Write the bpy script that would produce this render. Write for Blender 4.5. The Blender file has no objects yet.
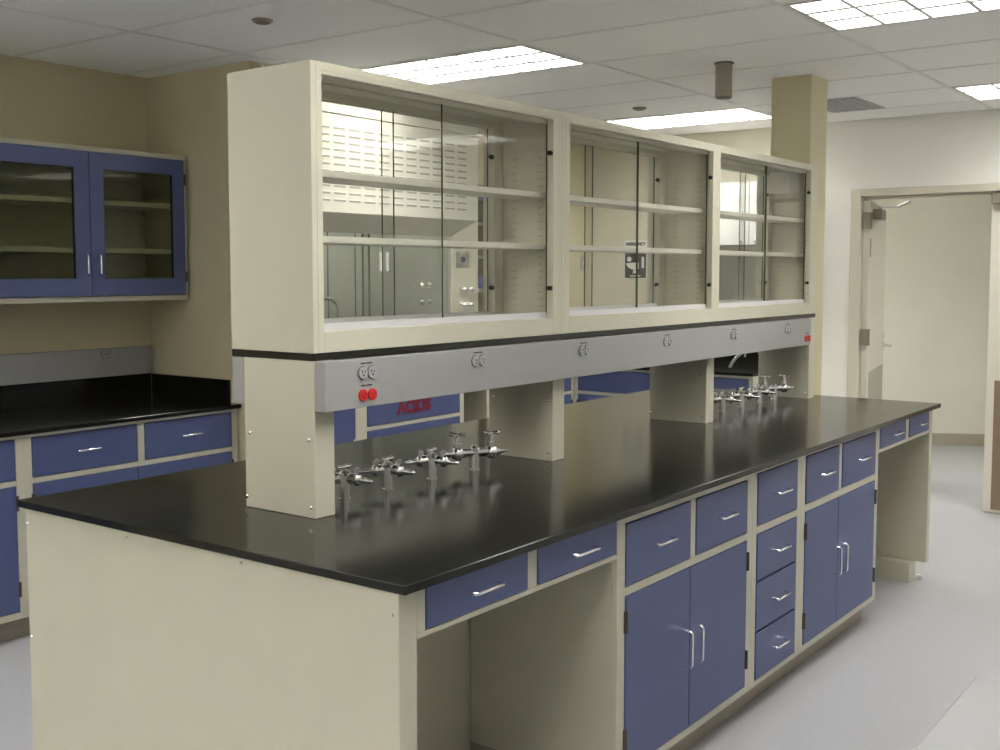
import bpy, bmesh, math, random
from mathutils import Vector, Matrix
random.seed(4)
C = bpy.context.scene.collection
SC = bpy.context.scene
# ---------------------------------------------------------------- camera, world, exposure
cam_d = bpy.data.cameras.new('camera')
cam = bpy.data.objects.new('camera', cam_d); C.objects.link(cam)
CP = Vector((-1.756, -1.5463, 1.5823)); YAW, PIT, ROL = .6427, .0730, -.0007
_f = Vector((math.cos(YAW)*math.cos(PIT), math.sin(YAW)*math.cos(PIT), -math.sin(PIT)))
_r = _f.cross(Vector((0, 0, 1))).normalized(); _u = _r.cross(_f)
_r2 = math.cos(ROL)*_r + math.sin(ROL)*_u; _u2 = -math.sin(ROL)*_r + math.cos(ROL)*_u
M = Matrix((_r2, _u2, -_f)).transposed().to_4x4(); M.translation = CP
cam.matrix_world = M
cam_d.sensor_width = 36; cam_d.lens = 1111.53*36/1000
cam_d.shift_x = .00873; cam_d.shift_y = -.02103
cam_d.clip_start = .05
SC.camera = cam
w = bpy.data.worlds.new('world'); SC.world = w; w.use_nodes = True
w.node_tree.nodes['Background'].inputs[0].default_value = (.75, .78, .85, 1)
w.node_tree.nodes['Background'].inputs[1].default_value = .05
SC.view_settings.view_transform = 'Standard'; SC.view_settings.look = 'None'
SC.view_settings.exposure = 1.12; SC.view_settings.gamma = 1
LAMP = 15.0                      # radiance of the fluorescent lenses
try:
    SC.cycles.transparent_max_bounces = 24
    SC.cycles.max_bounces = 10
    SC.cycles.diffuse_bounces = 6
except Exception:
    pass

# ---------------------------------------------------------------- materials
def mat(name, col, rough=.5, metal=0, spec=.5, noise=0, nscale=40, bump=0, bscale=200, col2=None, coat=0):
    m = bpy.data.materials.new(name); m.use_nodes = True
    nt = m.node_tree; p = nt.nodes['Principled BSDF']
    p.inputs['Base Color'].default_value = (*col, 1); p.inputs['Roughness'].default_value = rough
    p.inputs['Metallic'].default_value = metal; p.inputs['Specular IOR Level'].default_value = spec
    p.inputs['Coat Weight'].default_value = coat
    tc = nt.nodes.new('ShaderNodeTexCoord')
    if noise or col2:
        n = nt.nodes.new('ShaderNodeTexNoise'); n.inputs['Scale'].default_value = nscale; n.inputs['Detail'].default_value = 3
        nt.links.new(tc.outputs['Object'], n.inputs['Vector'])
        r = nt.nodes.new('ShaderNodeValToRGB')
        c2 = col2 if col2 else tuple(c*(1-noise) for c in col)
        r.color_ramp.elements[0].color = (*c2, 1); r.color_ramp.elements[1].color = (*col, 1)
        r.color_ramp.elements[0].position = .35; r.color_ramp.elements[1].position = .65
        nt.links.new(n.outputs['Fac'], r.inputs['Fac']); nt.links.new(r.outputs['Color'], p.inputs['Base Color'])
    if bump:
        n = nt.nodes.new('ShaderNodeTexNoise'); n.inputs['Scale'].default_value = bscale
        nt.links.new(tc.outputs['Object'], n.inputs['Vector'])
        b = nt.nodes.new('ShaderNodeBump'); b.inputs['Strength'].default_value = bump; b.inputs['Distance'].default_value = .002
        nt.links.new(n.outputs['Fac'], b.inputs['Height']); nt.links.new(b.outputs['Normal'], p.inputs['Normal'])
    return m
def glassmat(name, tint, refl=1.0):
    m = bpy.data.materials.new(name); m.use_nodes = True
    nt = m.node_tree; nt.nodes.clear()
    o = nt.nodes.new('ShaderNodeOutputMaterial'); mx = nt.nodes.new('ShaderNodeMixShader')
    t = nt.nodes.new('ShaderNodeBsdfTransparent'); g = nt.nodes.new('ShaderNodeBsdfGlossy')
    ge = nt.nodes.new('ShaderNodeNewGeometry'); dp = nt.nodes.new('ShaderNodeVectorMath'); dp.operation = 'DOT_PRODUCT'
    nt.links.new(ge.outputs['Normal'], dp.inputs[0]); nt.links.new(ge.outputs['Incoming'], dp.inputs[1])
    def mth(op, a, b):       # Schlick reflectance of one glass face, the same from either side
        n = nt.nodes.new('ShaderNodeMath'); n.operation = op
        for i, v in enumerate((a, b)):
            if v is None: continue
            if isinstance(v, (int, float)): n.inputs[i].default_value = v
            else: nt.links.new(v, n.inputs[i])
        return n.outputs[0]
    ab = mth('ABSOLUTE', dp.outputs['Value'], None); pw = mth('POWER', mth('SUBTRACT', 1.0, ab), 5.0)
    fr = mth('ADD', mth('MULTIPLY', pw, .96), .04)
    t.inputs['Color'].default_value = (*tint, 1); g.inputs['Roughness'].default_value = .01; g.inputs['Color'].default_value = (refl, refl, refl, 1)
    nt.links.new(fr, mx.inputs[0]); nt.links.new(t.outputs[0], mx.inputs[1]); nt.links.new(g.outputs[0], mx.inputs[2])
    nt.links.new(mx.outputs[0], o.inputs[0])
    return m
def emis(name, col, s):
    m = bpy.data.materials.new(name); m.use_nodes = True
    nt = m.node_tree; nt.nodes.clear()
    o = nt.nodes.new('ShaderNodeOutputMaterial'); e = nt.nodes.new('ShaderNodeEmission')
    e.inputs[0].default_value = (*col, 1); e.inputs[1].default_value = s
    nt.links.new(e.outputs[0], o.inputs[0]); return m
CREAM = mat('cream_enamel', (.59, .57, .455), .45, noise=.03, nscale=6, bump=.05, bscale=300)
WALLM = mat('cream_wall_paint', (.61, .555, .37), .7, noise=.04, nscale=3, bump=.12, bscale=180)
WALLW = mat('pale_wall_paint', (.85, .84, .79), .7, noise=.03, nscale=3, bump=.12, bscale=180)
BLUE = mat('blue_enamel', (.084, .108, .240), .42, noise=.05, nscale=8, bump=.04, bscale=300)
BLACK = mat('black_epoxy_resin', (.010, .0098, .0075), .14, spec=.33, bump=.05, bscale=120)
CHROME = mat('polished_chrome', (.92, .92, .92), .16, 1)
TAP = mat('worn_chrome_fittings', (.93, .93, .93), .22, 1)
STEEL = mat('brushed_steel', (.55, .55, .55), .33, 1, bump=.05)
RACE = mat('grey_anodised_metal', (.38, .38, .378), .45, .2, bump=.05, bscale=400)
ALU = mat('white_aluminium_track', (.72, .72, .74), .35, .3)
DARK = mat('black_rubber', (.012, .012, .012), .6)
GASKET = mat('dark_gasket', (.03, .03, .03), .7)
HINGE = mat('dark_bronze_hinge', (.085, .07, .055), .45, .3)
FLOOR = mat('pale_grey_vinyl', (.395, .395, .412), .36, col2=(.372, .372, .388), nscale=55, spec=.4)
CEIL = mat('mineral_ceiling_tile', (.90, .895, .875), .9, noise=.06, nscale=120, bump=.3, bscale=160)
GRID = mat('white_ceiling_grid', (.78, .775, .75), .6)
LIGHT = emis('fluorescent_lens', (1, .985, .945), LAMP)
HFILL = emis('hood_fill_tube', (1, .98, .93), 18.0)
LOUV = mat('louvre_blade', (.58, .58, .565), .4)
WHITE = mat('white_enamel', (.82, .82, .80), .4)
HOODW = mat('off_white_hood_enamel', (.70, .68, .59), .4)
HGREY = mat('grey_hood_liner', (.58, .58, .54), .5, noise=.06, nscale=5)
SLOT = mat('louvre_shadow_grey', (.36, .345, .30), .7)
RED = mat('red_plastic', (.62, .012, .012), .35)
REDT = mat('red_lettering', (.21, .01, .03), .5)
OUTL = mat('pale_grey_plastic', (.42, .42, .42), .4)
INK = mat('dark_ink', (.03, .03, .035), .6)
BROWN = mat('brown_kick_plate', (.25, .18, .125), .45, .1, noise=.08, nscale=10)
TAN = mat('tan_door_frame_enamel', (.60, .56, .46), .5)
CORR = mat('corridor_wall_paint', (.76, .745, .65), .7, noise=.03, nscale=3)
DOORM = mat('pale_door_enamel', (.66, .63, .54), .5)
BASEM = mat('tan_vinyl_base', (.40, .37, .29), .55)
TOEK = mat('taupe_toe_kick', (.36, .32, .26), .6)
TAUPE = mat('grey_kick_plate', (.42, .40, .33), .45, .1)
BRASS = mat('worn_brass', (.50, .40, .22), .3, 1)
TUBEM = mat('dull_tan_metal', (.28, .25, .20), .4, .5)
LAMI = mat('white_laminate', (.30, .30, .305), .4)
GLASS = glassmat('clear_green_glass', (.982, .986, .976), .45)
GEDGE = mat('green_glass_edge', (.085, .105, .05), .2)
DGLASS = glassmat('smoked_cabinet_glass', (.80, .81, .73), .35)
SASH = glassmat('hood_sash_glass', (.93, .945, .93))

# ---------------------------------------------------------------- builders
class B:
    def __init__(s): s.v = []; s.f = []; s.mi = []
    def _add(s, vs, fs, mi=0):
        n = len(s.v); s.v += [tuple(v) for v in vs]
        for f in fs: s.f.append(tuple(i+n for i in f)); s.mi.append(mi)
        return s
    def box(s, x0, x1, y0, y1, z0, z1, mi=0):
        x0, x1 = min(x0, x1), max(x0, x1); y0, y1 = min(y0, y1), max(y0, y1); z0, z1 = min(z0, z1), max(z0, z1)
        vs = [(x, y, z) for z in (z0, z1) for y in (y0, y1) for x in (x0, x1)]
        return s._add(vs, [(0, 2, 3, 1), (4, 5, 7, 6), (0, 1, 5, 4), (2, 6, 7, 3), (0, 4, 6, 2), (1, 3, 7, 5)], mi)
    def quad(s, pts, mi=0): return s._add(pts, [tuple(range(len(pts)))], mi)
    def prism(s, poly, z0, z1, mi=0):
        n = len(poly); vs = [(x, y, z0) for x, y in poly] + [(x, y, z1) for x, y in poly]
        fs = [tuple(reversed(range(n))), tuple(range(n, 2*n))] + [(i, (i+1) % n, n+(i+1) % n, n+i) for i in range(n)]
        return s._add(vs, fs, mi)
    def prism_x(s, poly, x0, x1, mi=0):   # poly in (y,z)
        n = len(poly); vs = [(x0, y, z) for y, z in poly] + [(x1, y, z) for y, z in poly]
        fs = [tuple(range(n)), tuple(reversed(range(n, 2*n)))] + [(i, n+i, n+(i+1) % n, (i+1) % n) for i in range(n)]
        return s._add(vs, fs, mi)
    def prof(s, p0, p1, prof, seg=12, mi=0):
        """solid of revolution about p0->p1; prof: [(t along 0..1, radius)]"""
        p0 = Vector(p0); p1 = Vector(p1); d = (p1-p0); a = d.normalized()
        q = a.orthogonal().normalized(); r = a.cross(q)
        vs = []; fs = []
        for t, R in prof:
            for k in range(seg):
                an = 2*math.pi*k/seg
                vs.append(p0 + d*t + (q*math.cos(an)+r*math.sin(an))*R)
        for i in range(len(prof)-1):
            for k in range(seg):
                k2 = (k+1) % seg
                fs.append((i*seg+k, i*seg+k2, (i+1)*seg+k2, (i+1)*seg+k))
        fs.append(tuple(reversed(range(seg)))); fs.append(tuple(range((len(prof)-1)*seg, len(prof)*seg)))
        return s._add(vs, fs, mi)
    def cyl(s, p0, p1, r, seg=12, mi=0): return s.prof(p0, p1, [(0, r), (1, r)], seg, mi)
    def tube(s, pts, r, seg=8, mi=0):
        pts = [Vector(p) for p in pts]; vs = []; fs = []; n = len(pts); q = None
        for i, p in enumerate(pts):
            t = (pts[min(i+1, n-1)]-pts[max(i-1, 0)]).normalized()
            q = (t.orthogonal() if q is None else (q - t*q.dot(t))).normalized(); b = t.cross(q)
            for k in range(seg):
                an = 2*math.pi*k/seg; vs.append(p + (q*math.cos(an)+b*math.sin(an))*r)
        for i in range(n-1):
            for k in range(seg):
                k2 = (k+1) % seg; fs.append((i*seg+k, i*seg+k2, (i+1)*seg+k2, (i+1)*seg+k))
        fs.append(tuple(reversed(range(seg)))); fs.append(tuple(range((n-1)*seg, n*seg)))
        return s._add(vs, fs, mi)
    def ball(s, c, r, seg=10, rings=7, mi=0):
        c = Vector(c)
        pr = [((1-math.cos(math.pi*i/rings))/2, max(r*math.sin(math.pi*i/rings), r*.02)) for i in range(rings+1)]
        return s.prof(c-Vector((0, 0, r)), c+Vector((0, 0, r)), pr, seg, mi)
ORG = {}
def mesh(b, name, mats, off=(0, 0, 0), bev=0, smooth=False):
    me = bpy.data.meshes.new(name)
    o = Vector(off)
    me.from_pydata([tuple(Vector(v)-o) for v in b.v], [], b.f)
    for m in (mats if isinstance(mats, (list, tuple)) else [mats]): me.materials.append(m)
    me.polygons.foreach_set('material_index', b.mi)
    bm = bmesh.new(); bm.from_mesh(me)
    bmesh.ops.recalc_face_normals(bm, faces=bm.faces)
    if bev:
        es = [e for e in bm.edges if len(e.link_faces) == 2 and e.calc_face_angle(0) > .5]
        bmesh.ops.bevel(bm, geom=es, offset=bev, segments=1, affect='EDGES', clamp_overlap=True)
    bm.to_mesh(me); bm.free()
    if smooth:
        me.polygons.foreach_set('use_smooth', [True]*len(me.polygons))
        try: me.set_sharp_from_angle(angle=.7)
        except Exception: pass
    me.update(); return me
def tag(o, label, cat, group=None):
    o['label'] = label; o['category'] = cat
    if group: o['group'] = group
    return o
def thing(name, label, cat, loc=(0, 0, 0), rot=0, group=None):
    o = bpy.data.objects.new(name, None); C.objects.link(o); o.empty_display_size = .05
    o.location = loc; o.rotation_euler = (0, 0, rot); tag(o, label, cat, group)
    return o
def part(b, name, m, parent, off=(0, 0, 0), bev=0, smooth=False):
    """off: world position of the thing when b is in world coordinates; zero when b is already local"""
    o = bpy.data.objects.new(name, mesh(b, name, m, off, bev, smooth)); C.objects.link(o); o.parent = parent
    return o
def single(b, name, m, label, cat, loc, group=None, bev=0, smooth=False):
    o = bpy.data.objects.new(name, mesh(b, name, m, loc, bev, smooth)); C.objects.link(o); o.location = loc
    return tag(o, label, cat, group)
def struct(b, name, m, parent=None, bev=0):
    o = bpy.data.objects.new(name, mesh(b, name, m, (0, 0, 0), bev)); C.objects.link(o)
    if parent: o.parent = parent
    else: o['kind'] = 'structure'
    return o
def dup(root, loc, rot, label, group=None):
    r = root.copy(); C.objects.link(r); r.location = loc; r.rotation_euler = (0, 0, rot); r['label'] = label
    if group: r['group'] = group
    for ch in list(root.children):
        c = ch.copy(); C.objects.link(c); c.parent = r
        for g in ch.children:
            d = g.copy(); C.objects.link(d); d.parent = c
    return r
def text_mesh(s, size, name, m, parent, loc, rot, stretch=1, depth=.0008, bold=0):
    cu = bpy.data.curves.new(name, 'FONT'); cu.body = s; cu.size = size; cu.align_x = 'CENTER'; cu.align_y = 'CENTER'
    cu.extrude = depth; cu.offset = bold
    t = bpy.data.objects.new(name, cu); C.objects.link(t)
    me = bpy.data.meshes.new_from_object(t.evaluated_get(bpy.context.evaluated_depsgraph_get()))
    bpy.data.objects.remove(t); me.materials.clear(); me.materials.append(m)
    o = bpy.data.objects.new(name, me); C.objects.link(o); o.parent = parent
    o.location = loc; o.rotation_euler = rot; o.scale = (stretch, 1, 1)
    return o

# ---------------------------------------------------------------- room shell
ZC = 2.626; YL = 3.595; XF = 5.97; XB = -4.6; YR = -4.6; ZT = 2.80
struct(B().box(XB, 11.2, YR, YL+.1, -.1, 0), 'floor', FLOOR)
struct(B().box(XB, XF+.14, YL, YL+.12, 0, ZT), 'wall_left', WALLM)
struct(B().box(XB-.12, XB, YR, YL, 0, ZT), 'wall_back', WALLW)
struct(B().box(XB, XF, YR-.12, YR, 0, ZT), 'wall_right', WALLW)
# door wall with the double-door opening
DY0, DY1, DZ = -.77, 1.04, 2.105
struct(B().box(XF, XF+.14, DY1+.03, 1.37, 0, ZT).box(XF, XF+.14, YR, DY0-.03, 0, ZT).box(XF, XF+.14, DY0-.03, DY1+.03, DZ+.03, ZT), 'wall_far', WALLW)
struct(B().box(XF, XF+.14, 1.37, YL, 0, ZT), 'wall_rear', mat('mid_cream_wall_paint', (.68, .645, .53), .7, noise=.03, nscale=3))
struct(B().box(2.0, 2.06, 2.76, YL, 0, ZT), 'wall_return', WALLM)
struct(B().box(4.60, XF, 3.25, YL, 0, ZT), 'wall_chase', WALLM)
struct(B().box(3.84, 4.60, 3.25, YL, 2.2, ZT), 'wall_soffit', WALLM)
struct(B().box(4.03, 4.27, .671, .893, 0, ZT), 'wall_column', WALLM, bev=.004)
# suspended ceiling: slab, grid and single tiles
ceil = struct(B().box(XB, 11.2, YR, YL, ZT-.03, ZT), 'ceiling', CEIL)
GX = [1.85+.61*k for k in range(-11, 8)]; GY = [.21+1.22*k for k in range(-5, 4)]
FIX = [(2.46, 1.43), (4.90, 1.43), (2.46, -1.01), (4.90, -1.01), (.02, -1.01), (-2.42, -1.01), (4.90, -3.45), (-.59, 1.43), (-3.03, 1.43), (-3.64, .21), (-3.64, -2.23)]
isfix = lambda x, y: any(abs(x-a) < .05 and abs(y-b) < .05 for a, b in FIX)
g = B()
for x in GX:
    if XB < x < XF: g.box(x-.011, x+.011, YR, YL, ZC-.001, ZC+.02)
for y in GY:
    if YR < y < YL: g.box(XB, XF, y-.011, y+.011, ZC-.002, ZC+.02)
struct(g, 'ceiling_grid', GRID, ceil)
cache = {}
for i in range(len(GX)-1):
    for j in range(len(GY)):
        x0, x1, y0, y1 = GX[i], GX[i+1], GY[j], GY[j]+1.22
        if isfix(x0, y0): continue
        x0 = max(x0, XB); x1 = min(x1, XF); y0 = max(y0, YR); y1 = min(y1, YL)
        if x1-x0 < .06 or y1-y0 < .06: continue
        dx, dy = round(x1-x0-.0225, 3), round(y1-y0-.0225, 3)
        if (dx, dy) not in cache:
            cache[(dx, dy)] = mesh(B().box(-dx/2, dx/2, -dy/2, dy/2, 0, .014), 'ceiling_tile', CEIL, bev=.0012)
        t = bpy.data.objects.new('ceiling_tile', cache[(dx, dy)]); C.objects.link(t); t.parent = ceil
        t.location = ((x0+x1)/2, (y0+y1)/2, ZC+.0015+random.uniform(-.0006, .0006))
# wall base trim
struct(B().box(XF-.012, XF, YR, DY0-.1, 0, .1).box(XF-.012, XF, DY1+.08, 1.3, 0, .1), 'baseboard_far', BASEM)
# door frame and leaves
struct(B().box(XF-.015, XF+.155, DY1, DY1+.07, 0, DZ+.05).box(XF-.015, XF+.155, DY0-.07, DY0, 0, DZ+.05)
       .box(XF-.015, XF+.155, DY0, DY1, DZ, DZ+.05).box(XF+.06, XF+.155, DY0, DY0+.015, 0, DZ)
       .box(XF+.06, XF+.155, DY0, DY1, DZ-.015, DZ), 'trim_1', TAN, bev=.003)
def leaf_local(kick0, kick1, face):   # leaf along +x from its hinge, thickness along y; face: y side of the plate
    pass
d1 = bpy.data.objects.new('door_1', None); C.objects.link(d1); d1['kind'] = 'structure'
d1.location = (XF+.04, DY1-.001, 0); d1.rotation_euler = (0, 0, math.radians(10.5))
part(B().box(0, .89, -.044, 0, .012, 2.075), 'door_panel', DOORM, d1, bev=.002)
part(B().box(.1, .86, -.047, -.044, .03, .88), 'kick_plate', TAUPE, d1)
for z in (1.94, 1.13, .25): part(B().box(-.035, .03, -.05, -.002, z-.057, z+.057).cyl((0, -.052, z-.057), (0, -.052, z+.057), .008), 'hinge', TUBEM, d1)
part(B().box(.02, .075, -.046, -.044, 1.69, 1.82), 'bolt_plate', BROWN, d1)
lv = part(B().cyl((.82, -.044, 1.03), (.82, -.06, 1.03), .028, 16).tube([(.82, -.06, 1.03), (.82, -.1, 1.03), (.81, -.11, 1.03), (.72, -.11, 1.028)], .010).cyl((.82, -.044, 1.10), (.82, -.062, 1.10), .02, 12), 'lever_handle', CHROME, d1, smooth=True)
cl = part(B().box(.12, .36, -.105, -.044, 1.955, 2.025), 'closer_body', TUBEM, d1, bev=.004)
part(B().box(.22, .25, -.20, -.07, 2.036, 2.044).tube([(.235, -.2, 2.045), (.11, -.29, 2.07)], .008).cyl((.235, -.08, 2.02), (.235, -.08, 2.05), .014), 'closer_arm', STEEL, cl)
d2 = bpy.data.objects.new('door_2', None); C.objects.link(d2); d2['kind'] = 'structure'
d2.location = (XF+.01, DY0+.005, 0)
part(B().box(0, .044, 0, .965, .012, 2.085), 'door_panel', DOORM, d2, bev=.002)
part(B().box(-.003, 0, .05, .915, .03, .88), 'kick_plate', BROWN, d2)
part(B().box(-.06, 0, .6, .955, 2.02, 2.085), 'closer_body', TUBEM, d2, bev=.004)
# corridor beyond the doors
dx, dy = .478, -.878; nx, ny = .878, .478
P0 = (8.56-dx*3.2, 1.69-dy*3.2); P1 = (8.56+dx*4.6, 1.69-.0+dy*4.6)
struct(B().prism([P0, P1, (P1[0]+nx*.1, P1[1]+ny*.1), (P0[0]+nx*.1, P0[1]+ny*.1)], 0, ZT), 'wall_corridor', CORR)
struct(B().prism([P0, P1, (P1[0]-nx*.012, P1[1]-ny*.012), (P0[0]-nx*.012, P0[1]-ny*.012)], 0, .11), 'baseboard_corridor', BASEM)
struct(B().box(XF+.14, 11.2, YR, YL, 2.74, 2.77), 'ceiling_corridor', CEIL)
struct(B().box(XF+.14, 11.2, YL, YL+.1, 0, ZT).box(XF+.14, 11.2, -2.5, -2.4, 0, ZT), 'wall_corridor_end', CORR)

# ---------------------------------------------------------------- ceiling lights
def troffer(x, y, label, z=ZC, group=None):
    t = thing('ceiling_light', label, 'ceiling light', (x+.305, y+.61, z), 0, group)
    a, b = .29, .595
    part(B().box(-a, a, -b, -b+.02, -.004, .125).box(-a, a, b-.02, b, -.004, .125).box(-a, -a+.02, -b+.02, b-.02, -.004, .125).box(a-.02, a, -b+.02, b-.02, -.004, .125), 'frame', LOUV, t)
    part(B().box(-a+.02, a-.02, -b+.02, b-.02, .102, .112), 'diffuser', LIGHT, t)
    q = B()
    for k in (1, 2):
        xx = -.27+.54*k/3; q.box(xx-.005, xx+.005, -b+.02, b-.02, 0, .088)
    for k in range(1, 6):
        yy = -.575+1.15*k/6; q.box(-a+.02, a-.02, yy-.005, yy+.005, 0, .0875)
    part(q, 'louver', LOUV, t)
    q = B()
    for k in (1, 2):
        xx = -.27+.54*k/3; q.box(xx-.017, xx+.017, -b+.02, b-.02, -.003, -.0005)
    for k in range(1, 6):
        yy = -.575+1.15*k/6; q.box(-a+.02, a-.02, yy-.009, yy+.009, -.0032, -.0004)
    part(q, 'louver_edge', GRID, t)
    return t
L0 = troffer(*FIX[0], 'bright fluorescent ceiling light above the near end of the hutch')
for k, lab in ((1, 'bright fluorescent ceiling light beside the far cream column'), (2, 'large bright ceiling light at the top edge, nearest the open aisle'),
               (3, 'small bright ceiling light nearest the double door'), ):
    dup(L0, (FIX[k][0]+.305, FIX[k][1]+.61, ZC), 0, lab)
for k in range(4, len(FIX)):  # remaining fixtures are unseen, added to light the room
    dup(L0, (FIX[k][0]+.305, FIX[k][1]+.61, ZC), 0, 'fluorescent ceiling light added out of view to light the room', 'added ceiling lights out of view')
for (cx, cy, lab) in ((7.0, -.5, 'unseen fluorescent ceiling light added in the corridor, just beyond the right door leaf'), (6.9, 1.9, 'unseen fluorescent ceiling light added in the corridor, beyond the left door leaf')):
    dup(L0, (cx, cy, ZC-.03), 0, lab)  # hidden fixtures added to brighten the corridor
# small ceiling fittings
t = thing('ceiling_vent', 'flat grey air vent in the ceiling right of the cream column', 'vent', (5.19, .905, ZC))
part(B().box(-.28, .28, -.17, .17, -.004, 0), 'frame', RACE, t, bev=.001)
q = B()
for k in range(7): q.box(-.25, .25, -.145+k*.044, -.127+k*.044, -.009, -.004)
part(q, 'slats', RACE, t)
t = thing('ceiling_pendant_tube', 'short dull tan metal cylinder hanging from the ceiling above the hutch', 'ceiling fixture', (3.457, .904, ZC))
part(B().prof((0, 0, -.172), (0, 0, -.002), [(0, .039), (.02, .042), (1, .042)], 24), 'body', TUBEM, t, smooth=True)
part(B().cyl((0, 0, -.006), (0, 0, 0), .048, 24), 'flange', HINGE, t, smooth=True)
part(B().cyl((0, 0, -.176), (0, 0, -.1725), .036, 24), 'end_cap', HINGE, t)
for (x, y, lab) in ((1.43, 2.02, 'flat brown sprinkler cover on the ceiling above the left end of the hutch'), (4.54, 1.99, 'flat brown sprinkler cover on the ceiling near the far light')):
    t = thing('sprinkler_cover', lab, 'sprinkler', (x, y, ZC), 0)
    part(B().prof((0, 0, -.012), (0, 0, 0), [(0, .034), (.4, .042), (1, .044)], 20), 'cover_plate', TUBEM, t, smooth=True)
    part(B().cyl((0, 0, -.014), (0, 0, -.0125), .03, 16), 'cap', HINGE, t)

# ---------------------------------------------------------------- cabinets
def bar_pull(x, z, w_, vertical=False, y=-.003):
    b = B(); o = y-.030; h = w_/2
    if vertical: pts = [(x, y, z-h), (x, o+.006, z-h), (x, o, z-h+.006), (x, o, z+h-.006), (x, o+.006, z+h), (x, y, z+h)]
    else: pts = [(x-h, y, z), (x-h, o+.006, z), (x-h+.006, o, z), (x+h-.006, o, z), (x+h, o+.006, z), (x+h, y, z)]
    return b.tube(pts, .0044, 8)
def cabinet(name, label, loc, rot, W, D, fr, drawers, doors, H=.889, toe=.10, pulls=True, group=None, z_bottom=.125):
    """local frame: x across the front, y into the cabinet (0 = front of the face frame); fr: face-frame pieces (x0,x1,z0,z1)"""
    t = thing(name, label, 'cabinet', loc, rot, group)
    part(B().box(0, .018, .02, D, toe, H).box(W-.018, W, .02, D, toe, H).box(.018, W-.018, D-.012, D, toe, H).box(.018, W-.018, .02, D-.012, toe, toe+.018)
         .box(.018, W-.018, .02, .08, H-.018, H), 'carcass', CREAM, t)
    f = B()
    for x0, x1, z0, z1 in fr: f.box(x0, x1, 0, .02, z0, z1)
    part(f, 'face_frame', CREAM, t, bev=.0012)
    part(B().box(0, W, .06, .075, 0, toe).box(0, .015, .075, D, 0, toe).box(W-.015, W, .075, D, 0, toe), 'toe_kick', TOEK, t)
    for d in drawers:
        x0, x1, z0, z1 = d[:4]; g = .003
        o = part(B().box(x0+g, x1-g, -.003, .015, z0+g, z1-g), 'drawer', BLUE, t, bev=.002)
        if len(d) < 5: part(B().box(x0+.02, x1-.02, .016, D-.05, z0+.02, z1-.03), 'drawer_box', GASKET, o)
        if pulls and len(d) < 5: part(bar_pull((x0+x1)/2, (z0+z1)/2+.005, .112), 'handle', CHROME, o, smooth=True)
    for x0, x1, z0, z1, side, hz in doors:
        g = .0025
        o = part(B().box(x0+g, x1-g, -.003, .016, z0+g, z1-g), 'door', BLUE, t, bev=.002)
        xh = x1-.041 if side < 0 else x0+.034      # hinge on side, pull opposite
        part(bar_pull(xh, hz, .115, True), 'handle', CHROME, o, smooth=True)
        xe = x0 if side < 0 else x1
        for zz in (z0+.10, z1-.075):
            part(B().box(xe-.006, xe+.006, -.006, .001, zz-.032, zz+.032).cyl((xe, -.007, zz-.032), (xe, -.007, zz+.032), .004, 8), 'hinge', HINGE, o)
    return t
HB = .892   # underside of the worktop
YI = .03    # face of the island fronts
# island: cabinet with two drawers over two doors
def two_two(W, s=.038, m=.0175, rz0=.655, rz1=.684, top=.872, zb=.125, mid=None, H=HB):
    c = W/2 if mid is None else mid
    fr = [(0, s, .10, H), (W-s, W, .10, H), (s, W-s, top, H), (s, W-s, rz0, rz1), (c-m, c+m, rz1, top), (s, W-s, .10, zb)]
    dr = [(s, c-m, rz1, top), (c+m, W-s, rz1, top)]
    c2 = c-.020; do = [(s, c2, zb, rz0, -1, .398), (c2, W-s, zb, rz0, 1, .398)]
    return fr, dr, do
def two_doors(*a): pass
fr, dr, do = two_two(.933, .044, mid=.473, rz0=.651, rz1=.677, top=.865)
cabinet('base_cabinet', 'blue double-door base cabinet under the island, right of the near knee space', (.947, YI, 0), 0, .933, .53, fr, dr, do, H=HB)
W = .452
fr = [(0, .038, .10, HB), (W-.038, W, .10, HB), (.038, W-.038, .875, HB), (.038, W-.038, .655, .682), (.038, W-.038, .10, .120)]
zs = [(.682, .875), (.482, .655), (.298, .480), (.120, .296)]
cabinet('drawer_cabinet', 'narrow island cabinet of four stacked blue drawers', (1.881, YI, 0), 0, W, .53, fr, [(.038, W-.038, a, b) for a, b in zs], [], H=HB)
fr, dr, do = two_two(.92, .042, mid=.43, top=.875)
cabinet('base_cabinet', 'blue double-door base cabinet under the island, left of the far knee space', (2.335, YI, 0), 0, .92, .53, fr, dr, do, H=HB)
# knee-space drawer aprons
def apron(label, x0, x1, d1, d2, drs):
    W = x1-x0; t = thing('knee_space_apron', label, 'drawer unit', (x0, YI, 0))
    part(B().box(0, W, 0, .02, .771, .785).box(0, drs[0][0], 0, .02, .785, HB).box(drs[-1][1], W, 0, .02, .785, HB).box(drs[0][1], drs[1][0], 0, .02, .785, HB)
         .box(0, W, .50, .515, .757, HB).box(0, .012, .02, .50, .757, HB).box(W-.012, W, .02, .50, .757, HB), 'frame', CREAM, t, bev=.001)
    for a, b in drs:
        o = part(B().box(a+.003, b-.003, -.003, .015, .787, .886), 'drawer', BLUE, t, bev=.002)
        part(B().box(a+.015, b-.015, .016, .45, .785, .88), 'drawer_box', GASKET, o)
        part(bar_pull((a+b)/2, .838, .112), 'handle', CHROME, o, smooth=True)
apron('pair of shallow blue drawers over the near knee space of the island', .073, .946, 0, 0, [(.030, .430), (.470, .869)])
apron('pair of shallow blue drawers over the far knee space of the island', 3.256, 4.059, 0, 0, [(.012, .402), (.45, .79)])
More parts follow.
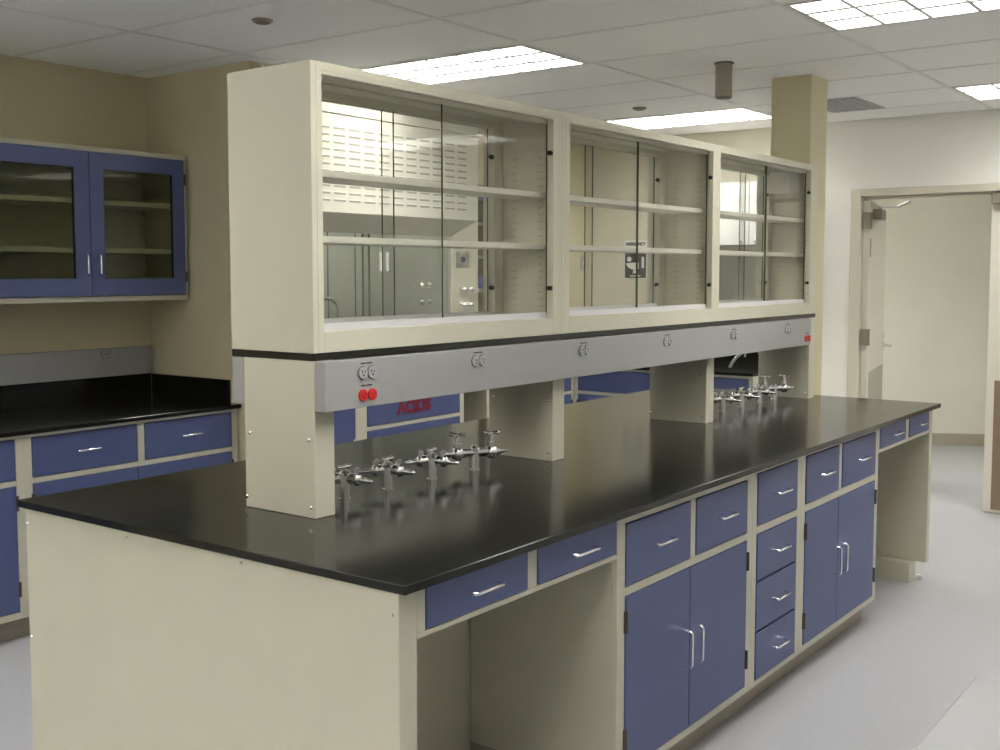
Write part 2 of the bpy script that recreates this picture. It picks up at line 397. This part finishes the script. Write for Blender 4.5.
# island panels
t = thing('end_panel', 'large plain cream end panel closing the near end of the island', 'panel', (.012, .76, 0))
part(B().box(0, .060, -.732, .735, 0, HB), 'panel', CREAM, t, bev=.002)
for (yy, zz) in ((1.487, .845), (1.0, .872), (.54, .875), (.048, .838), (1.485, .504), (1.487, .15), (.05, .45)):
    part(B().prof((-.0045, yy-.76, zz), (0, yy-.76, zz), [(0, .0025), (.5, .0045), (1, .0055)], 10), 'screw', CHROME, t, smooth=True)
t = thing('end_panel', 'cream end panel closing the far end of the island, raised on a recessed foot', 'panel', (4.06, .76, 0))
part(B().box(0, .045, -.732, -.10, .10, HB).box(0, .045, .145, .735, .10, HB), 'panel', CREAM, t, bev=.002)
part(B().box(-.07, .04, -.668, -.10, 0, .10).box(-.07, .04, .145, .67, 0, .10), 'base', CREAM, t)
part(B().cyl((.025, -.69, 0), (.025, -.69, .025), .014, 10), 'levelling_foot', WHITE, t)
t = thing('back_partition', 'cream back panel inside the island knee spaces', 'panel', (2.06, .565, 0))
part(B().box(-1.985, 1.92, 0, .015, 0, HB), 'panel', CREAM, t)
# rear row of island carcasses
for k, (a, b) in enumerate(((.075, 1.35), (1.35, 2.65), (2.65, 3.95))):
    fr, dr, do = two_two(b-a, .04)
    cabinet('base_cabinet', ['near', 'middle', 'far'][k]+' base cabinet on the rear side of the island, hidden behind it', (b, 1.49, 0), math.pi, b-a, .5, fr, dr, do, H=HB)
# island worktop
single(B().prism([(0, 0), (4.15, 0), (4.15, .668), (4.027, .668), (4.027, .896), (4.15, .896), (4.15, 1.52), (0, 1.52)], .8925, .914), 'worktop', BLACK,
       'long black resin worktop of the island', 'worktop', (2.075, .76, .8925), bev=.002)

# ---------------------------------------------------------------- hutch on the island
HY0, HY1, HZ0, HZ1 = .623, .957, 1.365, 2.144
LEGX = [(.344, .4195), (1.503, 1.579), (2.7265, 2.802), (3.945, 4.025)]
LL = ['cream pedestal under the near end of the hutch', 'second cream pedestal of the hutch, right of the near taps', 'third cream pedestal of the hutch, left of the far taps', 'far cream pedestal of the hutch against the column']
for (a, b), lab in zip(LEGX, LL):
    t = thing('hutch_pedestal', lab, 'pedestal', (a, .765, .914))
    part(B().box(0, b-a, -.142, .140, 0, 1.3435-.914), 'panel', CREAM, t, bev=.0015)
    for yy, zz in ((-.12, .215), (.118, .215), (-.125, .03), (.135, .03)):
        part(B().prof((-.004, yy, zz), (0, yy, zz), [(0, .003), (.5, .0055), (1, .006)], 10), 'screw', CHROME, t, smooth=True)
single(B().box(.344, 4.027, HY0, HY1, 1.344, 1.365), 'hutch_shelf_slab', BLACK, 'thin black resin slab carrying the glazed hutch', 'slab', (2.18, .79, 1.344), bev=.002)
def raceway(label, y0, y1, side, outs):
    t = thing('service_raceway', label, 'raceway', (.344, y0 if side < 0 else y1, 1.2086))
    yo = y0 if side < 0 else y1
    part(B().box(.001, 3.515, y0-yo, y1-yo, 0, .1345), 'housing', RACE, t, bev=.0015)
    for xx, zz, red in outs:
        u = xx-.344; v = zz-1.2086
        o = part(B().cyl((u-.019, 0, v), (u-.019, -.006, v), .0165, 18).cyl((u+.019, 0, v), (u+.019, -.006, v), .0165, 18), 'outlet', RED if red else OUTL, t, smooth=True)
        q = B()
        for c in (u-.019, u+.019):
            q.box(c-.007, c-.004, -.0066, -.0058, v, v+.008).box(c+.004, c+.007, -.0066, -.0058, v, v+.007).cyl((c, -.0058, v-.006), (c, -.0066, v-.006), .0032, 8)
        if not red: q.prof((u-.019, 0, v), (u-.019, -.001, v), [(0, .0185), (1, .0185)], 18).prof((u+.019, 0, v), (u+.019, -.001, v), [(0, .0185), (1, .0185)], 18)
        part(q, 'slots', REDT if red else INK, o)
        part(B().box(u-.024, u-.004, -.0006, 0, v+.0245, v+.0285).box(u-.001, u+.021, -.0006, 0, v+.0245, v+.0285), 'circuit_mark', INK, t)
    return t
raceway('grey service raceway along the front of the hutch with paired outlets', .5825, .623-.0005, -1,
        [(.508, 1.305, 0), (.508, 1.243, 1), (1.02, 1.305, 0), (1.645, 1.303, 0), (2.282, 1.303, 0), (2.918, 1.300, 0), (3.55, 1.300, 0), (3.81, 1.243, 1)])
raceway('grey service raceway along the rear of the hutch, only its end showing', .9065, .957, 1, [])
XU = [.344, 1.5575, 2.805, 4.027]
OPEN = [(.386, 1.503), (1.610, 2.768), (2.842, 3.93)]
FE = [.936, 2.165, 3.435]; BE = [(.918, .962), (2.145, 2.185), (3.65, 3.69)]
UL = ['nearest glazed section of the cream hutch', 'middle glazed section of the cream hutch', 'farthest glazed section of the cream hutch, beside the column']
def pane(b, x0, x1, y0, y1, z0, z1):
    b.quad([(x0, y0, z0), (x1, y0, z0), (x1, y0, z1), (x0, y0, z1)], 0); b.quad([(x0, y1, z0), (x0, y1, z1), (x1, y1, z1), (x1, y1, z0)], 0)
    b.quad([(x0, y0, z0), (x0, y0, z1), (x0, y1, z1), (x0, y1, z0)], 1); b.quad([(x1, y0, z0), (x1, y1, z0), (x1, y1, z1), (x1, y0, z1)], 1)
    b.quad([(x0, y0, z1), (x1, y0, z1), (x1, y1, z1), (x0, y1, z1)], 1); b.quad([(x0, y0, z0), (x0, y1, z0), (x1, y1, z0), (x1, y0, z0)], 1)
    return b
for k in range(3):
    a, b = XU[k], XU[k+1]; o0, o1 = OPEN[k]; L = (a, .79, HZ0)
    t = thing('display_cabinet', UL[k], 'cabinet', L)
    part(B().box(a+.0005, a+.02, HY0, HY1, HZ0, HZ1), 'side_panel', CREAM, t, L, bev=.001)
    part(B().box(b-.02, b-.0005, HY0, HY1, HZ0, HZ1), 'side_panel', CREAM, t, L, bev=.001)
    part(B().box(a+.02, b-.02, HY0, HY1, HZ1-.02, HZ1), 'top_panel', CREAM, t, L)
    part(B().box(a+.02, b-.02, HY0+.024, .866, HZ0, HZ0+.050).box(a+.02, b-.02, .912, HY1, HZ0, HZ0+.02), 'bottom_panel', CREAM, t, L)
    for yy, ye, q0, q1, zt, nm in ((HY0, HY0+.024, o0, o1, HZ1-.032, 'front_frame'), (.866, .912, a+.07, b-.071, HZ1-.042, 'rear_frame')):
        part(B().box(a+.02, q0, yy, ye, HZ0, HZ1-.02).box(q1, b-.02, yy, ye, HZ0, HZ1-.02).box(q0, q1, yy, ye, HZ0, HZ0+.058).box(q0, q1, yy, ye, zt, HZ1-.02), nm, CREAM, t, L, bev=.001)
    for zz in (1.675, 1.856):
        s = part(B().box(a+.022, b-.022, .680, .832, zz-.010, zz+.009), 'shelf', HOODW, t, L, bev=.001)
        q = B()
        for yy in (.698, .812):
            q.box(b-.040, b-.02, yy-.006, yy+.006, zz-.024, zz-.0105).box(a+.02, a+.040, yy-.006, yy+.006, zz-.024, zz-.0105)
        part(q, 'shelf_clip', STEEL, s)
    q = B()
    for yy in (.692, .704, .806, .818):
        for n in range(22): q.box(b-.0212, b-.0195, yy-.0025, yy+.0025, 1.46+n*.025, 1.466+n*.025)
    o = part(q, 'shelf_pin_holes', SLOT, t, L); o['kind'] = 'stuff'
    for yy, q0, q1 in ((HY0+.028, o0, o1), (.875, a+.072, b-.073)):
        e = .02 if yy < .8 else 0
        part(B().box(q0-e, q1+e, yy, yy+.028, HZ0+.058, HZ0+.066).box(q0, q1, yy, yy+.003, HZ0+.066, HZ0+.078).box(q0, q1, yy+.0125, yy+.0145, HZ0+.066, HZ0+.078).box(q0, q1, yy+.025, yy+.028, HZ0+.066, HZ0+.078), 'lower_track', ALU, t, L)
        part(B().box(q0-e, q1+e, yy, yy+.028, HZ1-.03-(.014 if yy > .8 else 0), HZ1-.021-(.022 if yy > .8 else 0)).box(q0, q1, yy, yy+.003, HZ1-.045, HZ1-.03).box(q0, q1, yy+.025, yy+.028, HZ1-.045, HZ1-.03), 'upper_track', CREAM, t, L)
    z0, z1 = HZ0+.068, HZ1-.031
    yf = HY0+.028; yb = .875
    for (x0, x1, y) in ((o0-.015, FE[k]+.013, yf+.0165), (FE[k], o1+.012, yf+.0055), (a+.075, BE[k][1], yb+.0055), (BE[k][0], b-.076, yb+.0165)):
        part(pane(B(), x0, x1, y, y+.006, z0, z1 if y < .8 else z1-.012), 'glass_door', [GLASS, GEDGE], t, L)
    for zz in (1.528, 1.998):
        part(B().cyl((o1+.0, HY0+.010, zz), (o1-.012, HY0+.010, zz), .0085, 12), 'bumper', DARK, t, L, smooth=True)
        part(B().cyl((b-.071, .876, zz), (b-.083, .876, zz), .0085, 12), 'bumper', DARK, t, L, smooth=True)
t = thing('reflection_box', 'small cream box standing in for a reflection inside the far section of the hutch near its top', 'box', (4.005, .815, 2.00))  # solid box in place of a pale reflection in the hutch glass
part(B().box(-.05, 0, -.05, .049, 0, .118), 'body', WHITE, t, bev=.002)
part(B().box(-.053, -.05, -.046, .045, .004, .114), 'cover', CREAM, t, bev=.001)

# ---------------------------------------------------------------- laboratory taps on the island
def turret(label, loc, rot, group=None):
    t = thing('gas_turret', label, 'tap', loc, rot, group)
    part(B().prof((0, 0, 0), (0, 0, .070), [(0, .0185), (.06, .0185), (.08, .0165), (.9, .0158), (1, .0158)], 16), 'column', TAP, t, smooth=True)
    part(B().prof((0, 0, .070), (0, 0, .086), [(0, .018), (.5, .0185), (1, .011)], 16).cyl((0, 0, .085), (0, 0, .094), .006, 8).prof((-.026, 0, .096), (.026, 0, .096), [(0, .004), (.15, .0075), (.5, .0065), (.85, .0075), (1, .004)], 10), 'cap', TAP, t, smooth=True)
    for ang in (math.radians(125), math.radians(-62)):
        d = Vector((math.cos(ang), math.sin(ang), -.12)).normalized(); p = Vector((0, 0, .064))
        o = part(B().prof(p+d*.010, p+d*.050, [(0, .014), (.2, .017), (.85, .017), (1, .011)], 12).ball(p+d*.036, .020), 'valve', TAP, t, smooth=True)
        part(B().prof(p+d*.05, p+d*.088, [(0, .010), (.15, .0085), (.3, .0095), (.32, .0075), (.5, .0088), (.52, .0065), (.75, .0078), (.77, .006), (1, .005)], 10), 'nozzle', TAP, o, smooth=True)
        u = Vector((0, 0, 1)); s = d.cross(u).normalized()
        q = p+d*.036
        part(B().cyl(q, q+u*.026, .006, 8).prof(q+u*.026-s*.026, q+u*.026+s*.026, [(0, .005), (.2, .0085), (.5, .0065), (.8, .0085), (1, .005)], 10), 'lever', STEEL, o, smooth=True)
    return t
def water_turret(label, loc, rot):
    t = thing('water_turret', label, 'tap', loc, rot)
    part(B().prof((0, 0, 0), (0, 0, .070), [(0, .019), (.06, .019), (.08, .0168), (.9, .016), (1, .016)], 16), 'column', TAP, t, smooth=True)
    part(B().prof((0, 0, .070), (0, 0, .085), [(0, .0165), (.5, .0165), (1, .010)], 16), 'cap', TAP, t, smooth=True)
    for sx in (-1, 1):
        p = Vector((0, 0, .060)); d = Vector((sx*.86, -sx*.5, 0)).normalized()
        o = part(B().cyl(p, p+d*.088, .015, 12).ball(p+d*.062, .025).cyl(p+d*.062, p+d*.062+Vector((0, 0, .035)), .0145, 10), 'valve', TAP, t, smooth=True)
        tip = p+d*.088
        part(B().prof(tip, tip+d*.036, [(0, .011), (.2, .011), (.25, .0075), (.5, .0068), (.52, .005), (1, .004)], 10), 'nozzle', TAP, o, smooth=True)
        h = p+d*.062+Vector((0, 0, .035))
        q = B().cyl(h, h+Vector((0, 0, .026)), .0085, 8); h2 = h+Vector((0, 0, .030))
        for an in (0, math.pi/2):
            s = Vector((math.cos(an+.4), math.sin(an+.4), 0))
            q.prof(h2-s*.028, h2+s*.028, [(0, .004), (.08, .008), (.2, .007), (.35, .005), (.65, .005), (.8, .007), (.92, .008), (1, .004)], 10)
        part(q, 'cross_handle', BRASS if False else TAP, o, smooth=True)
    return t
T0 = turret('first chrome gas tap from the near pedestal, partly hidden by it', (.588, .752, .914), 0)
for (x, r, lab) in ((.772, 0, 'second chrome gas tap from the near pedestal of the hutch'), (.985, .1, 'third chrome gas tap from the near pedestal of the hutch'),
                    (3.16, .15, 'chrome gas tap beside the third pedestal, first of the far taps'), (3.375, 0, 'second chrome gas tap right of the third pedestal'),
                    (3.59, .1, 'third chrome gas tap right of the third pedestal')):
    dup(T0, (x, .747, .914), r, lab)
water_turret('chrome water tap with two cross handles left of the second pedestal', (1.2, .738, .914), 0)
water_turret('chrome water tap with cross handles in front of the far pedestal', (3.80, .752, .914), 0)

# ---------------------------------------------------------------- left wall run
YB = 2.877
def left_unit(label, x0, x1, sx=.037, mid=None, xc=None):
    W = x1-x0
    fr, dr, do = two_two(W, sx, .019, .677, .700, .879, .13, mid=mid)
    do = [(a, b, z0, z1, s, .56) for a, b, z0, z1, s, _ in do]
    return cabinet('base_cabinet', label, (x0, YB, 0), 0, W, YL-YB-.02, fr, dr, do, H=.893)
left_unit('blue two-drawer base cabinet along the left wall, against the return wall', .815, 1.985, .037, .59)
left_unit('blue base cabinet along the left wall, cut by the left edge of the picture', -.30, .815)
left_unit('blue base cabinet along the left wall, out of view beyond the picture edge', -1.42, -.30)
t = thing('worktop', 'black resin worktop along the left wall with upstands', 'worktop', (.3, 3.2, .8935))
L = (.3, 3.2, .8935)
part(B().box(-1.45, 1.998, YB-.02, YL-.002, .8935, .914), 'slab', BLACK, t, L, bev=.003)
part(B().box(-1.45, 1.975, YL-.025, YL-.002, .9145, 1.036), 'upstand', BLACK, t, L, bev=.002)
part(B().box(1.976, 1.998, 2.94, YL-.025, .9145, 1.034), 'upstand', BLACK, t, L, bev=.002)
L = (.3, YL, 1.037)
t = thing('wall_raceway', 'pale grey service raceway on the left wall above the black upstand', 'raceway', L)
part(B().box(-1.45, 1.985, YL-.03, YL-.001, 1.037, 1.187), 'housing', RACE, t, L, bev=.002)
o = part(B().cyl((1.68, YL-.03, 1.155), (1.68, YL-.037, 1.155), .017, 16).cyl((1.72, YL-.03, 1.155), (1.72, YL-.037, 1.155), .017, 16), 'outlet', OUTL, t, L)
part(B().box(1.674, 1.677, YL-.0376, YL-.0369, 1.152, 1.163).box(1.683, 1.686, YL-.0376, YL-.0369, 1.152, 1.163).box(1.714, 1.717, YL-.0376, YL-.0369, 1.152, 1.163).box(1.723, 1.726, YL-.0376, YL-.0369, 1.152, 1.163)
     .cyl((1.68, YL-.03, 1.155), (1.68, YL-.031, 1.155), .0195, 16).cyl((1.72, YL-.03, 1.155), (1.72, YL-.031, 1.155), .0195, 16), 'slots', INK, o, L)

def wall_cabinet(label, x0, x1, doors, group=None, y0=3.25, z0=1.442, z1=2.19):
    L = (x0, YL, z0); t = thing('wall_cabinet', label, 'cabinet', L, 0, group); e = YL-.001
    part(B().box(x0, x1, y0+.0, e, z0, z0+.026).box(x0, x1, y0, e, z1-.022, z1).box(x0, x0+.018, y0, e, z0+.026, z1-.022).box(x1-.018, x1, y0, e, z0+.026, z1-.022)
         .box(x0+.018, x1-.018, e-.012, e, z0+.026, z1-.022), 'body', CREAM, t, L, bev=.0015)
    for zz in (1.693, 1.927): part(B().box(x0+.02, x1-.02, y0+.012, e-.014, zz-.012, zz+.012), 'shelf', CREAM, t, L, bev=.001)
    for (a, b, gl0, gl1, side) in doors:
        za, zb = z0+.030, z1-.025; ga, gb = 1.554, 2.086; d0, d1 = y0-.018, y0-.001
        o = part(B().box(a+.002, gl0, d0, d1, za, zb).box(gl1, b-.002, d0, d1, za, zb).box(gl0, gl1, d0, d1, za, ga).box(gl0, gl1, d0, d1, gb, zb), 'door', BLUE, t, L)
        part(B().box(gl0-.003, gl1+.003, d0+.006, d0+.010, ga-.003, gb+.003), 'glass_pane', DGLASS, o, L)
        part(B().box(gl0, gl0+.004, d0+.001, d1-.001, ga, gb).box(gl1-.004, gl1, d0+.001, d1-.001, ga, gb).box(gl0, gl1, d0+.001, d1-.001, gb-.004, gb).box(gl0, gl1, d0+.001, d1-.001, ga, ga+.004), 'gasket', GASKET, o, L)
        xh = b-.035 if side < 0 else a+.035
        hb = bar_pull(xh, 1.622, .095, True, d0); part(hb, 'handle', CHROME, o, L, smooth=True)
        xe = a if side < 0 else b
        for zz in (za+.09, zb-.10): part(B().box(xe-.005, xe+.006, d0-.004, d0+.014, zz-.028, zz+.028), 'hinge', HINGE, o, L)
    return t
wall_cabinet('blue glass-fronted wall cabinet above the left worktop', .822, 1.985, [(.845, 1.402, .925, 1.320, -1), (1.402, 1.960, 1.478, 1.885, 1)])
wall_cabinet('blue glass-fronted wall cabinet above the left worktop, beyond the picture edge', -.35, .820, [(-.33, .235, -.25, .155, -1), (.235, .80, .315, .72, 1)])
wall_cabinet('blue glass-fronted wall cabinet seen past the right edge of the fume hood', 3.86, 4.598, [(3.88, 4.580, 3.96, 4.571, 1)])

# ---------------------------------------------------------------- fume hood and its base
L = (2.94, 2.73, .914); HX0, HX1, HY = 2.065, 3.818, 2.73
t = thing('fume_hood', 'tall off-white fume hood with slotted upper panel and glass sash', 'fume hood', L)
part(B().box(HX0, HX1, HY, HY+.02, 1.906, 2.428), 'lower_front_panel', HOODW, t, L, bev=.002)
part(B().box(HX0, HX1, HY, HY+.02, 2.434, ZC-.004), 'upper_front_panel', HOODW, t, L, bev=.002)
q = B(); q2 = B()
for i in range(14):
    for j in range(11):
        x = 3.70-i*.118; z = 1.975+j*.0385
        if x-.088 < HX0+.03: continue
        q.prism_x([(HY-.0005, z+.006), (HY-.003, z+.001), (HY-.0005, z+.001)], x-.088, x)
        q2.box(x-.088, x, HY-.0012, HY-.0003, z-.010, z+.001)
o = part(q, 'louver_slots', HOODW, t, L); o['kind'] = 'stuff'
o = part(q2, 'louver_openings', SLOT, t, L); o['kind'] = 'stuff'
part(B().prism_x([(HY+.001, 1.906), (HY+.09, 1.803), (HY+.10, 1.806), (HY+.10, 1.93), (HY+.001, 1.93)], HX0+.02, HX1-.003), 'header_soffit', CREAM, t, L)
part(B().prism([(HX1-.004, HY+.001), (HX1, HY+.001), (HX1, 3.58), (HX1-.02, 3.58), (HX1-.02, HY+.11), (HX1-.165, HY+.095), (HX1-.165, HY+.085)], .92, 1.905), 'right_post', CREAM, t, L, bev=.0015)
part(B().prism([(HX0+.004, HY+.001), (HX0, HY+.001), (HX0, 3.58), (HX0+.02, 3.58), (HX0+.02, HY+.11), (HX0+.165, HY+.095), (HX0+.165, HY+.085)], .92, 1.905), 'left_post', CREAM, t, L, bev=.0015)
part(B().box(HX0+.02, HX1-.02, 3.54, 3.58, .92, 2.4), 'rear_liner', HGREY, t, L)
part(B().box(HX0+.02, HX0+.03, HY+.12, 3.54, .92, 2.4).box(HX1-.03, HX1-.02, HY+.12, 3.54, .92, 2.4), 'side_liner', HGREY, t, L)
part(B().box(HX0+.03, HX1-.03, HY+.14, 3.54, 2.38, 2.4), 'top_liner', HGREY, t, L)
part(B().cyl((2.3, 3.05, 2.365), (3.55, 3.05, 2.365), .013, 12), 'hood_fill', HFILL, t, L)  # unseen glowing tube added to brighten the inside of the hood
part(B().box(HX0, HX1, HY-.005, 3.58, .893, .920), 'work_surface', BLACK, t, L, bev=.003)
YS = HY+.102
o = part(B().box(HX0+.165, 2.93, YS, YS+.005, .95, 2.0), 'sash_pane', SASH, t, L)
o = part(B().box(2.89, HX1-.165, YS+.010, YS+.015, .95, 2.0), 'sash_pane', SASH, t, L)
part(B().box(2.885, 2.893, YS+.008, YS+.017, .95, 2.0).box(2.927, 2.934, YS-.002, YS+.007, .95, 2.0), 'sash_edge', GEDGE, t, L)
for x, z0, z1 in ((3.02, 1.592, 1.70), (3.075, 1.592, 1.70)):
    part(B().box(x-.010, x+.010, YS-.012, YS, z0, z1), 'sash_grip', WHITE, t, L, bev=.003)
for z in (1.03, 1.25, 1.5): pass
q = B()
for x in (2.42, 2.70, 3.0, 3.30, 3.55): q.box(x-.003, x+.003, 3.536, 3.54, .93, 2.38)
part(q, 'baffle_seam', GASKET, t, L)
# fittings on the angled right post
ax = Vector((HX1-.004, HY+.001, 0)); bx_ = Vector((HX1-.165, HY+.085, 0)); du = (bx_-ax).normalized(); nn = Vector((du.y, -du.x, 0))
if nn.y > 0: nn = -nn
def on_post(f, z, o=0): return ax+(bx_-ax)*f+nn*o+Vector((0, 0, z))
pl = B(); c0 = on_post(.57, 1.665)
for s1, s2 in ((0, 0),):
    vs = []
    for off in (.0005, .005):
        for a_, b_ in ((-1, -1), (1, -1), (1, 1), (-1, 1)): vs.append(c0+du*(.042*a_)+Vector((0, 0, .048*b_))+nn*off)
    pl._add(vs, [(0, 1, 2, 3), (4, 5, 6, 7), (0, 1, 5, 4), (1, 2, 6, 5), (2, 3, 7, 6), (3, 0, 4, 7)])
o = part(pl, 'outlet_plate', STEEL, t, L)
part(B().cyl(c0+nn*.005, c0+nn*.0075, .017, 14), 'socket', INK, o, L)
for z in (1.478, 1.382):
    for f, kn in ((.36, 1), (.60, 0)):
        c = on_post(f, z)
        part(B().cyl(c, c+nn*.006, .02, 14).cyl(c+nn*.006, c+nn*.035, .007, 8).ball(c+nn*.042, .0185), 'valve_knob', CHROME, t, L, smooth=True)
for z in (1.503, 1.393):
    part(B().cyl((HX1-.03, 3.10, z), (HX1-.036, 3.10, z), .02, 14).cyl((HX1-.036, 3.10, z), (HX1-.10, 3.10, z), .008, 10).ball((HX1-.105, 3.10, z), .021).cyl((HX1-.105, 3.10, z), (HX1-.185, 3.10, z-.004), .006, 8), 'remote_valve', CHROME, t, L, smooth=True)
# gooseneck inside
bx0, by0 = 2.96, 3.30
pts = [(bx0, by0, .92), (bx0, by0, 1.36)] + [(bx0+.06*(1-math.cos(a)), by0-.03*(1-math.cos(a)), 1.36+.07*math.sin(a)) for a in [math.pi*k/8 for k in range(1, 9)]] + [(bx0+.12, by0-.06, 1.30)]
part(B().tube(pts, .009, 8).cyl((bx0, by0, .92), (bx0, by0, .95), .022, 12), 'gooseneck', CHROME, t, L, smooth=True)
# hood base cabinets
W = .96
t = cabinet('acid_cabinet', 'blue base cabinet lettered ACIDS in red under the fume hood', (2.71, HY, 0), 0, W, .8,
        [(0, .08, .10, .89), (W-.04, W, .10, .89), (.08, W-.04, .872, .89), (.08, W-.04, .694, .716), (.08, W-.04, .10, .125)],
        [(.08, W-.04, .716, .872, 0)], [(.08, .50, .125, .694, -1, .5), (.50, W-.04, .125, .694, 1, .5)], H=.89)
text_mesh('ACIDS', .093, 'lettering', REDT, t, (.482, -.0046, .795), (math.pi/2, 0, 0), 1.12, bold=.0052)
W = .645
cabinet('base_cabinet', 'blue base cabinet under the left end of the fume hood', (2.065, HY, 0), 0, W, .8,
        [(0, .04, .10, .89), (W-.012, W, .10, .89), (.04, W-.012, .872, .89), (.04, W-.012, .10, .125)], [], [(.04, W-.012, .125, .872, -1, .6)], H=.89)
t = thing('hood_filler_panel', 'recessed cream filler panel under the right end of the fume hood', 'panel', (3.675, HY, 0))
part(B().box(0, .40, 0, .02, .835, .89), 'frame', CREAM, t)
part(B().box(0, .40, .55, .565, 0, .89), 'panel', WALLM, t)

# ---------------------------------------------------------------- corner run and far wall run
X5 = 5.176
fr, dr, do = two_two(1.075, .038, .019, .690, .712, .876, .13, mid=.54)
cabinet('base_cabinet', 'blue base cabinet in the rear corner, seen between the hutch pedestals', (4.10, YB, 0), 0, 1.075, .36, fr, dr, do, H=.893)
def far_unit(label, y1, y0):
    W = y1-y0
    fr = [(0, .03, .10, .893), (W-.03, W, .10, .893), (.03, W-.03, .876, .893), (.03, W-.03, .690, .712), (.03, W-.03, .10, .125)]
    cabinet('base_cabinet', label, (X5, y1, 0), -math.pi/2, W, .76, fr, [(.03, W-.03, .712, .876, 0)], [(.03, W/2, .125, .690, -1, .5), (W/2, W-.03, .125, .690, 1, .5)], H=.893)
far_unit('blue base cabinet on the far wall with a wide blank front, next to the corner', 2.876, 2.05)
far_unit('blue base cabinet on the far wall behind the far taps', 2.05, 1.47)
L = (4.2, 3.2, .8935)
t = thing('worktop', 'short black resin worktop between the fume hood and the rear corner', 'worktop', L)
part(B().box(3.84, 4.597, YB-.02, YL-.002, .8935, .914), 'slab', BLACK, t, L)
part(B().box(3.84, 4.597, YL-.025, YL-.002, .9145, 1.036), 'upstand', BLACK, t, L)
L = (5.5, 2.3, .8935)
t = thing('worktop', 'black resin worktop along the far wall, under the white wall cabinet', 'worktop', L)
part(B().box(4.598, 5.968, YB-.02, 3.248, .8935, .914).box(X5-.025, 5.968, 1.46, YB-.02, .8935, .914), 'slab', BLACK, t, L)
part(B().box(5.945, 5.968, 1.46, 3.248, .9145, 1.036).box(4.60, 5.945, 3.225, 3.248, .9145, 1.036), 'upstand', BLACK, t, L)
L = (4.02, .95, .914)
t = thing('gooseneck_tap', 'chrome gooseneck tap on the rear of the island, beside the far pedestal', 'tap', L)
part(B().tube([(4.075, .95, .914), (4.075, .95, 1.10), (4.06, .95, 1.138), (4.02, .952, 1.154), (3.95, .955, 1.157), (3.86, .96, 1.150), (3.80, .965, 1.132), (3.755, .97, 1.105), (3.73, .975, 1.075)], .0075, 10), 'spout', CHROME, t, L, smooth=True)
part(B().prof((4.075, .95, .914), (4.075, .95, .97), [(0, .024), (.3, .018), (1, .012)], 14), 'base', CHROME, t, L, smooth=True)
part(B().ball((3.885, .957, 1.153), .013).cyl((3.885, .957, 1.153), (3.885, .957, 1.125), .006, 8), 'collar', CHROME, t, L, smooth=True)
# white wall cabinet
L = (XF, 1.85, 1.775); x0 = 5.66
t = thing('wall_cabinet', 'white wall cabinet on the far wall seen through the far hutch section', 'cabinet', L)
part(B().box(x0, XF-.001, 1.44, 2.35, 1.775, 2.22), 'body', WHITE, t, L, bev=.002)
for a, b in ((1.445, 1.72), (1.725, 2.01), (2.015, 2.345)):
    o = part(B().box(x0-.018, x0-.001, a, b, 1.778, 2.217), 'door', WHITE, t, L, bev=.001)
    for yy in ((a+.05), (b-.05)):
        part(B().cyl((x0-.018, yy, 1.80), (x0-.035, yy, 1.80), .006, 8).ball((x0-.038, yy, 1.80), .010), 'knob', STEEL, o, L, smooth=True)
single(B().box(XF-.008, XF-.001, 1.79, 2.5, 1.04, 1.72), 'shade_panel', HGREY, 'grey panel standing in for shade on the far wall under the white cabinet', 'panel', (XF, 2.1, 1.04))  # grey sheet in place of the shade on the wall below the cabinet
# sign on the far wall
L = (XF, 2.82, 1.665)
t = thing('eyewash_sign', 'small black and white eyewash sign on the far wall', 'sign', L)
part(B().box(XF-.003, XF-.0005, 2.715, 2.915, 1.535, 1.835), 'plate', WHITE, t, L)
part(B().box(XF-.0036, XF-.003, 2.72, 2.91, 1.54, 1.735), 'picture_field', INK, t, L)
q = B()
def sg(y, z): return (XF-.0042, 2.815-y, 1.6375+z)
q.quad([sg(-.055+.020*math.cos(a), .050+.020*math.sin(a)) for a in [2*math.pi*k/14 for k in range(14)]])
q.quad([sg(-.085, .018), sg(-.070, -.008), sg(-.04, -.028), sg(.0, -.035), sg(.03, -.025), sg(.03, .022), sg(-.04, .022)])
q.quad([sg(-.02, -.036), sg(.015, -.036), sg(.018, -.062), sg(-.022, -.062)])
q.quad([sg(.055, .068), sg(.078, .068), sg(.078, -.02), sg(.055, -.02)])
part(q, 'pictogram', WHITE, t, L)
text_mesh('EMERGENCY', .033, 'lettering', INK, t, (-.0036, -.005, 1.806-1.665), (math.pi/2, 0, -math.pi/2), .92, bold=.002)
text_mesh('EYEWASH', .020, 'lettering', WHITE, t, (-.0042, -.005, 1.555-1.665), (math.pi/2, 0, -math.pi/2), 1.0, bold=.0006)
t = thing('switch_plate', 'grey switch plate on the rear wall, seen through the middle hutch section', 'switch', (5.88, 3.25, 1.66))
part(B().box(-.035, .035, -.006, -.0005, -.06, .06), 'plate', RACE, t, bev=.001)
part(B().box(-.006, .006, -.011, -.006, -.012, .012), 'toggle', WHITE, t)

# ---------------------------------------------------------------- white table in the near right corner
L = (-.25, -1.38, 0)
t = thing('table', 'pale laminate table in the near right corner', 'table', L)
part(B().box(-1.15, .642, -1.76, -1.003, .722, .75), 'table_top', LAMI, t, L, bev=.004)
part(B().box(-1.08, .57, -1.69, -1.07, .65, .72), 'apron', CREAM, t, L)
for x in (-1.1, .59):
    for y in (-1.71, -1.05): part(B().box(x-.025, x+.025, y-.025, y+.025, 0, .722), 'leg', CREAM, t, L, bev=.003)
